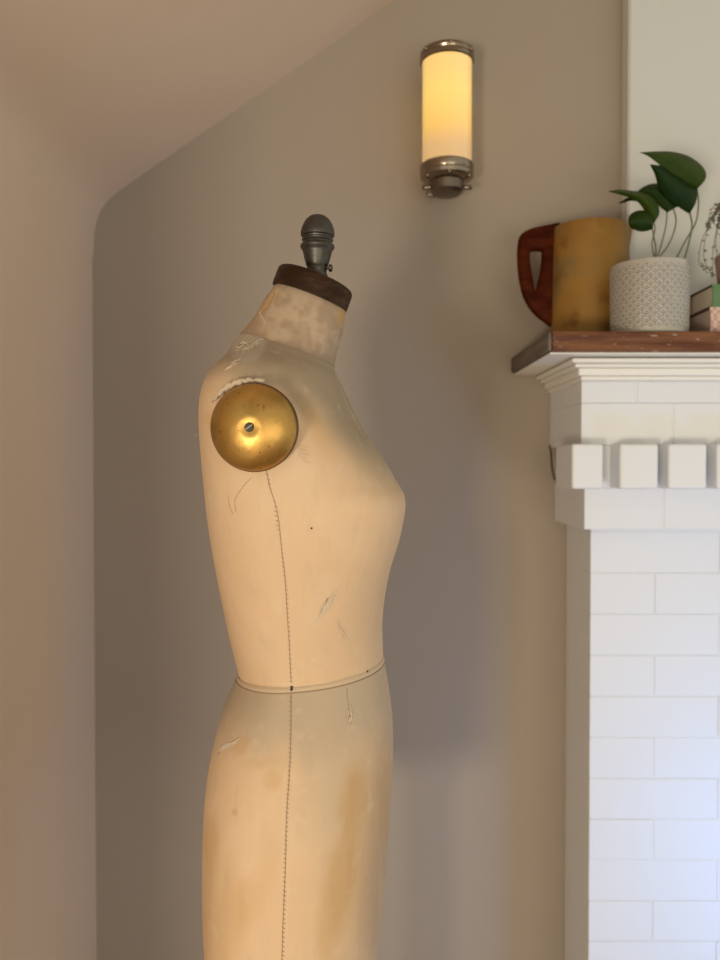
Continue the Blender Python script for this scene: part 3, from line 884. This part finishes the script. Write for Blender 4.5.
# ------------------------------------------------------------------ ceramic pot with philodendron
YP = 1.37
pxc = P(649.3, 300, YP).x
pr = (P(689, 300, YP).x-P(611.2, 300, YP).x)/2*.972
ph = P(650, 257, YP-pr).z-SHELF_T
pot = empty('plant_pot', (pxc, YP, SHELF_T)); tag(pot, 'grey ceramic pot with raised fish-scale texture holding a green leafy plant', 'plant pot')
NA2, NR = 480, 190
u = np.linspace(0, 2*PI, NA2, endpoint=False)
cell = 2*PI*pr/30
zz = np.linspace(0, ph, NR)
U, Zg = np.meshgrid(u, zz)
s_ = U*pr/cell; t_ = Zg/(cell*.5)
h = np.zeros_like(U)
best = np.full(U.shape, -1.0)
for dr in (2, 1, 0, -1):      # overlapping scales: circles centred on staggered rows, upper rows hidden by lower ones
    row = np.floor(t_)+dr
    cx_ = np.floor(s_-.5*(row % 2)+.5)+.5*(row % 2)
    d = np.sqrt((s_-cx_)**2+((t_-row)*.5)**2)/.5
    ok = (d < 1)
    hh = .5+.5*np.cos(d*PI*3)
    hh = np.where(d > .9, 0, hh)
    h = np.where(ok, hh, h)
edge = sm(0, .006, Zg-.006)*sm(0, .003, ph-.007-Zg)
h = h*edge
Rr = pr*(.965+.035*(Zg/ph)**.7) + .0009*h
Rr[Zg < .003] -= .002
G = np.stack([Rr*np.cos(U), Rr*np.sin(U), Zg], -1)
bm = bmesh.new(); vv = [[bm.verts.new(G[i, j]) for j in range(NA2)] for i in range(NR)]
for i in range(NR-1):
    for j in range(NA2):
        k = (j+1) % NA2; bm.faces.new((vv[i][j], vv[i][k], vv[i+1][k], vv[i+1][j]))
bm.faces.new(list(reversed(vv[0])))
prev = vv[-1]
for (r, z) in ((pr-.0015, ph+.0012), (pr-.004, ph+.0008), (pr-.006, ph-.002), (pr-.006, ph-.03)):
    ring = [bm.verts.new((r*math.cos(a), r*math.sin(a), z)) for a in u]
    for j in range(NA2):
        k = (j+1) % NA2; bm.faces.new((prev[j], prev[k], ring[k], ring[j]))
    prev = ring
nex = 4*NA2
o = obj('pot_body', bm, M['pot'], pot, 50)
at = o.data.color_attributes.new('glaze', 'FLOAT_COLOR', 'POINT')
gl = np.ones((NR*NA2+nex, 4)); c_lo = np.array([.22, .205, .18]); c_hi = np.array([.54, .50, .43])
nz_ = fnoise(U*14, Zg*160)
hc = np.clip(h*.85+.15*edge*0+.25*(nz_-.5)+(1-edge)*.55, 0, 1)[..., None]
gl[:NR*NA2, :3] = (c_lo*(1-hc)+c_hi*hc).reshape(-1, 3); gl[NR*NA2:, :3] = [.48, .45, .40]
at.data.foreach_set('color', gl.ravel())
bm = bmesh.new(); lathe(bm, [(.001, ph-.024), (pr-.0065, ph-.026), (pr-.0065, ph-.034), (.001, ph-.034)][::-1], 60)
o = obj('soil', bm, M['soil'], pot)

plant = empty('philodendron', (pxc, YP, SHELF_T+ph-.024)); tag(plant, 'small philodendron with glossy pointed heart-shaped leaves growing in the grey pot', 'plant')
PL = Vector(plant.location)
def leaf(L, Rt, m, y_tip, y_base, bulge, edge_l=0, edge_r=0, nu=26, nv=14):
    """L and Rt: the two edges from tip to base (pixel rows), mid rib between them"""
    A = spline(L, nu); B = spline(Rt, nu)
    bm = bmesh.new(); vs_ = []
    for i in range(nu):
        f = i/(nu-1); row = []
        yc_ = y_tip+(y_base-y_tip)*f
        for j in range(nv+1):
            v = j/nv*2-1
            px = A[i][0]*(1-v)/2+B[i][0]*(1+v)/2; py = A[i][1]*(1-v)/2+B[i][1]*(1+v)/2
            Yv = yc_ - bulge*(1-abs(v)**1.3) + (edge_l*max(0, -v)**1.5+edge_r*max(0, v)**1.5)*math.sin(PI*min(1, f*1.1)) + .0008*math.cos(j*2.1+i*1.3)
            row.append(bm.verts.new(P(px, py, Yv)-PL))
        vs_.append(row)
    for i in range(nu-1):
        for j in range(nv): bm.faces.new((vs_[i][j], vs_[i+1][j], vs_[i+1][j+1], vs_[i][j+1]))
    bmesh.ops.remove_doubles(bm, verts=bm.verts, dist=.00005)
    bmesh.ops.recalc_face_normals(bm, faces=bm.faces)
    o = obj('leaf', bm, m, plant, 80)
    md = o.modifiers.new('thickness', 'SOLIDIFY'); md.thickness = .0006; md.offset = 0
    return o
leaf([(640, 152.5), (655, 151.5), (672, 151.8), (688, 156), (700, 164), (705.5, 172), (705, 180), (697, 189)],
     [(640, 152.5), (648, 156), (656, 162), (664, 168), (674, 175), (683, 180), (690, 185), (697, 189)], M['leaf_light'], 1.33, 1.385, .004, .018, 0)
leaf([(650, 164.5), (655, 175), (658.5, 187), (664, 196), (672, 203), (680, 208), (686, 212), (689.5, 213.5)],
     [(650, 164.5), (661, 165.5), (671, 168), (681, 174), (690, 181), (697, 187), (696, 202), (689.5, 213.5)], M['leaf_dark'], 1.345, 1.39, .006, .010, .012)
leaf([(637, 192), (641, 194), (646, 196), (651, 199), (656, 203), (660, 207), (664, 210), (667, 212.5)],
     [(637, 192), (645, 186), (655, 183.5), (666, 185), (677, 192), (681, 200), (678, 206), (667, 212.5)], M['leaf_mid'], 1.37, 1.40, .005, .006, .010)
leaf([(608.5, 191.5), (620, 194.5), (631, 198), (639, 203), (644, 210), (648, 217), (651, 220), (654, 223)],
     [(608.5, 191.5), (620, 189.5), (633, 191), (643, 192), (653, 197), (658, 205), (659, 214), (654, 223)], M['leaf_light'], 1.345, 1.375, .006, .008, .014)
leaf([(628, 222), (629, 217), (633, 212.5), (639, 210.5), (645, 211), (650, 214), (653, 220), (653, 228)],
     [(628, 222), (630, 227), (635, 230), (641, 231.5), (646, 231), (650, 230), (652, 229), (653, 228)], M['leaf_mid'], 1.352, 1.36, .008, .006, .008)
leaf([(618, 203), (622, 201), (627, 198), (632, 196), (638, 195), (644, 196), (648, 199), (652, 203)],
     [(618, 203), (623, 203), (629, 201), (635, 201), (641, 203), (646, 206), (650, 208), (652, 203)], M['leaf_dark'], 1.40, 1.40, .003)
def stem(pts, r, m='stem'):
    bm = bmesh.new(); q = spline([(p[0], p[1], p[2]) for p in pts], 18)
    tube(bm, [P(a_, b_, c_)-PL for a_, b_, c_ in q], r, 8, 1.2)
    obj('stem', bm, M[m], plant)
stem([(667, 212, 1.40), (666, 225, 1.398), (662, 242, 1.392), (656, 262, 1.39), (654, 266, 1.39)], .0011, 'stem_br')
stem([(673, 207, 1.402), (676, 222, 1.40), (670, 242, 1.395), (659, 258, 1.39), (655, 266, 1.39)], .0012, 'stem_br')
stem([(697, 188, 1.386), (698.5, 203, 1.388), (696, 222, 1.388), (686, 240, 1.386), (677, 257, 1.385), (672, 266, 1.385)], .0012)
stem([(690, 213, 1.390), (692, 225, 1.388), (690, 238, 1.386), (685, 257, 1.384), (682, 266, 1.384)], .0014)
stem([(697, 189, 1.386), (693, 199, 1.389), (690.5, 208, 1.39), (690, 214, 1.39)], .0014)
stem([(652, 227, 1.361), (654, 238, 1.368), (656, 250, 1.38), (655, 266, 1.388)], .0013)
stem([(654, 222, 1.376), (655, 230, 1.38), (652, 244, 1.386), (655, 262, 1.388), (654, 266, 1.389)], .0011, 'stem_br')

# ------------------------------------------------------------------ books
def book(name, x0, x1, y0, y1, z0, z1, cover, spine, pages, label):
    e = empty(name, ((x0+x1)/2, (y0+y1)/2, z0)); tag(e, label, 'book', 'books stacked flat on the mantel')
    L_ = Vector(e.location)
    def pt(nm, bm, m, lb=None):
        bmesh.ops.translate(bm, verts=bm.verts, vec=-L_); q = obj(nm, bm, m, e)
        if lb: q['label'] = lb
    t = .0028
    for za, zb_ in ((z0, z0+t), (z1-t, z1)):
        bm = bmesh.new(); box(bm, x0, x1, y0+.004, y1, za, zb_, .0007, 1); pt('cover', bm, cover)
    bm = bmesh.new()
    segs = 10
    for k in range(segs): pass
    pr_ = [(y0+.004-.004*math.sin(PI*q/12), z0+(z1-z0)*q/12) for q in range(13)]
    inn = [(y+.0028, z) for y, z in pr_]
    va = [[bm.verts.new((x, y, z)) for y, z in pr_] for x in (x0, x1)]; vb = [[bm.verts.new((x, y, z)) for y, z in inn] for x in (x0, x1)]
    for q in range(12):
        bm.faces.new((va[0][q], va[1][q], va[1][q+1], va[0][q+1])); bm.faces.new((vb[0][q], vb[0][q+1], vb[1][q+1], vb[1][q]))
        for s in (0, 1): bm.faces.new((va[s][q], va[s][q+1], vb[s][q+1], vb[s][q]))
    bm.faces.new((va[0][0], vb[0][0], vb[1][0], va[1][0])); bm.faces.new((va[0][-1], va[1][-1], vb[1][-1], vb[0][-1]))
    bmesh.ops.recalc_face_normals(bm, faces=bm.faces); pt('spine', bm, spine, 'coloured spine facing the room')
    bm = bmesh.new(); box(bm, x0+.003, x1-.003, y0+.0068, y1-.003, z0+t, z1-t, .0005, 1); pt('pages', bm, pages)
    return e
YB = 1.335
bx0 = P(713, 300, YB).x
zA = P(713, 283.5, YB).z; zB = P(713, 306.5, YB).z
book('book', bx0-.004, bx0+.205, YB-.002, YB+.14, SHELF_T, zB-.0003, M['redcov'], M['check'], M['pages2'], 'pink and cream patterned book, lower of the two lying at the right of the pot')
book('book', bx0, bx0+.195, YB, YB+.14, zB, zA, M['dkcov'], M['green_cloth'], M['pages'], 'green-spined book lying on top of the pink patterned book')
# small trailing plant on the books
tpx, tpy = P(745, 250, 1.40).x, 1.405
tp = empty('trailing_plant', (tpx, tpy, zA)); tag(tp, 'small trailing plant with thin hanging stems at the right edge above the books', 'plant')
bm = bmesh.new(); lathe(bm, [(.036, 0), (.040, .004), (.046, .058), (.0475, .062), (.0455, .064), (.043, .060), (.040, .02)], 56)
obj('pot_body', bm, M['pinkpot'], tp)['label'] = 'dusty pink pot'
bm = bmesh.new(); lathe(bm, [(.001, .052), (.0425, .050), (.0425, .046), (.001, .046)][::-1], 40); obj('soil', bm, M['soil'], tp)
TL = Vector(tp.location)
def rl(bm, c, s, rg):
    d = Vector((rg.uniform(-1, 1), rg.uniform(-1, 1), rg.uniform(-.6, .6))).normalized()
    e = d.cross(Vector((rg.uniform(-1, 1), rg.uniform(-1, 1), 1))).normalized(); n_ = d.cross(e)*.0006
    pts = [c-d*s*.3, c+e*s*.5+d*s*.1, c+d*s, c-e*s*.5+d*s*.1]
    top_ = [bm.verts.new(p+n_) for p in pts]; bot = [bm.verts.new(p-n_) for p in pts]
    bm.faces.new(top_); bm.faces.new(list(reversed(bot)))
    for q in range(4): bm.faces.new((top_[q], bot[q], bot[(q+1) % 4], top_[(q+1) % 4]))
rgv = random.Random(11)
vines = [[(730, 222, 1.375), (721, 208, 1.365), (713, 216, 1.35), (706, 235, 1.345), (704, 258, 1.343), (711, 274, 1.342)],
         [(732, 225, 1.372), (722, 214, 1.36), (717, 228, 1.35), (713, 252, 1.345), (713, 276, 1.343)],
         [(734, 222, 1.38), (724, 210, 1.36), (718, 205, 1.352), (711, 210, 1.35), (708, 225, 1.348)],
         [(732, 222, 1.37), (722, 216, 1.352), (716, 240, 1.345), (718, 262, 1.342)],
         [(733, 224, 1.37), (726, 212, 1.35), (721, 232, 1.34), (722, 270, 1.34)],
         [(732, 222, 1.38), (722, 206, 1.37), (712, 222, 1.352), (702, 240, 1.350), (699, 262, 1.348), (705, 270, 1.346)]]
for v in vines:
    q = spline(v, 26); bm = bmesh.new()
    pts = [P(*p)-TL for p in q]; tube(bm, pts, .0006, 5); obj('stem', bm, M['stem_br'], tp)
    bm = bmesh.new()
    for i, p in enumerate(pts[3:]):
        dens = 3 if i < 10 else (1 if i % 3 == 0 else 0)
        if i > len(pts)-7: dens = 2
        for _ in range(dens): rl(bm, p+Vector((rgv.uniform(-1, 1), rgv.uniform(-1, 1), rgv.uniform(-1, 1)))*.003, rgv.uniform(.003, .0055), rgv)
    o = obj('leaflets', bm, M['sm_leaf'], tp); o['kind'] = 'stuff'
bm = bmesh.new()
for k in range(260):
    a = rgv.uniform(0, 2*PI); r = .044*math.sqrt(rgv.random())
    rl(bm, Vector((r*math.cos(a), r*math.sin(a), .058+rgv.uniform(0, .028)*(1-r/.06))), rgv.uniform(.006, .010), rgv)
o = obj('foliage', bm, M['sm_leaf'], tp); o['kind'] = 'stuff'

# ------------------------------------------------------------------ light
def area(name, loc, target, size, power, col, size_y=None):
    l = bpy.data.lights.new(name, 'AREA'); l.energy = power; l.color = col; l.size = size
    if size_y: l.shape = 'RECTANGLE'; l.size_y = size_y
    o = bpy.data.objects.new(name, l); C.objects.link(o); o.location = loc
    o.rotation_euler = (Vector(target)-Vector(loc)).to_track_quat('-Z', 'Y').to_euler()
    return o
area('warm_lamp', (-.9, -1.7, .52), (0, 1.3, 1.2), .40, 36, (1, .86, .65))
lw = area('low_cool_window', (1.3, .4, .15), (.95, 1.44, .55), .5, 4.2, (.12, .40, 1.0), .4); lw.data.spread = math.radians(95)
area('ceiling_fill', (.9, -1.7, .75), (-.1, 1.3, 1.6), 1.5, 15, (1, .90, .70), 1.2)  # unseen fill light, added and set low to brighten the ceiling
w = bpy.data.worlds.new('room_light'); bpy.context.scene.world = w; w.use_nodes = True
w.node_tree.nodes['Background'].inputs[0].default_value = (1, .98, .83, 1); w.node_tree.nodes['Background'].inputs[1].default_value = .70

cam = bpy.data.cameras.new('camera'); co = bpy.data.objects.new('camera', cam); C.objects.link(co)
co.location = (0, 0, CAMZ); co.rotation_euler = (PI/2-PITCH, 0, 0)
cam.sensor_fit = 'VERTICAL'; cam.sensor_height = 36; cam.sensor_width = 27; cam.lens = 30; cam.clip_start = .02
cam.dof.use_dof = True; cam.dof.focus_distance = .86; cam.dof.aperture_fstop = 5
s = bpy.context.scene; s.camera = co
s.view_settings.view_transform = 'Standard'; s.view_settings.look = 'None'; s.view_settings.gamma = 1
s.view_settings.exposure = 0; s.view_settings.use_curve_mapping = False
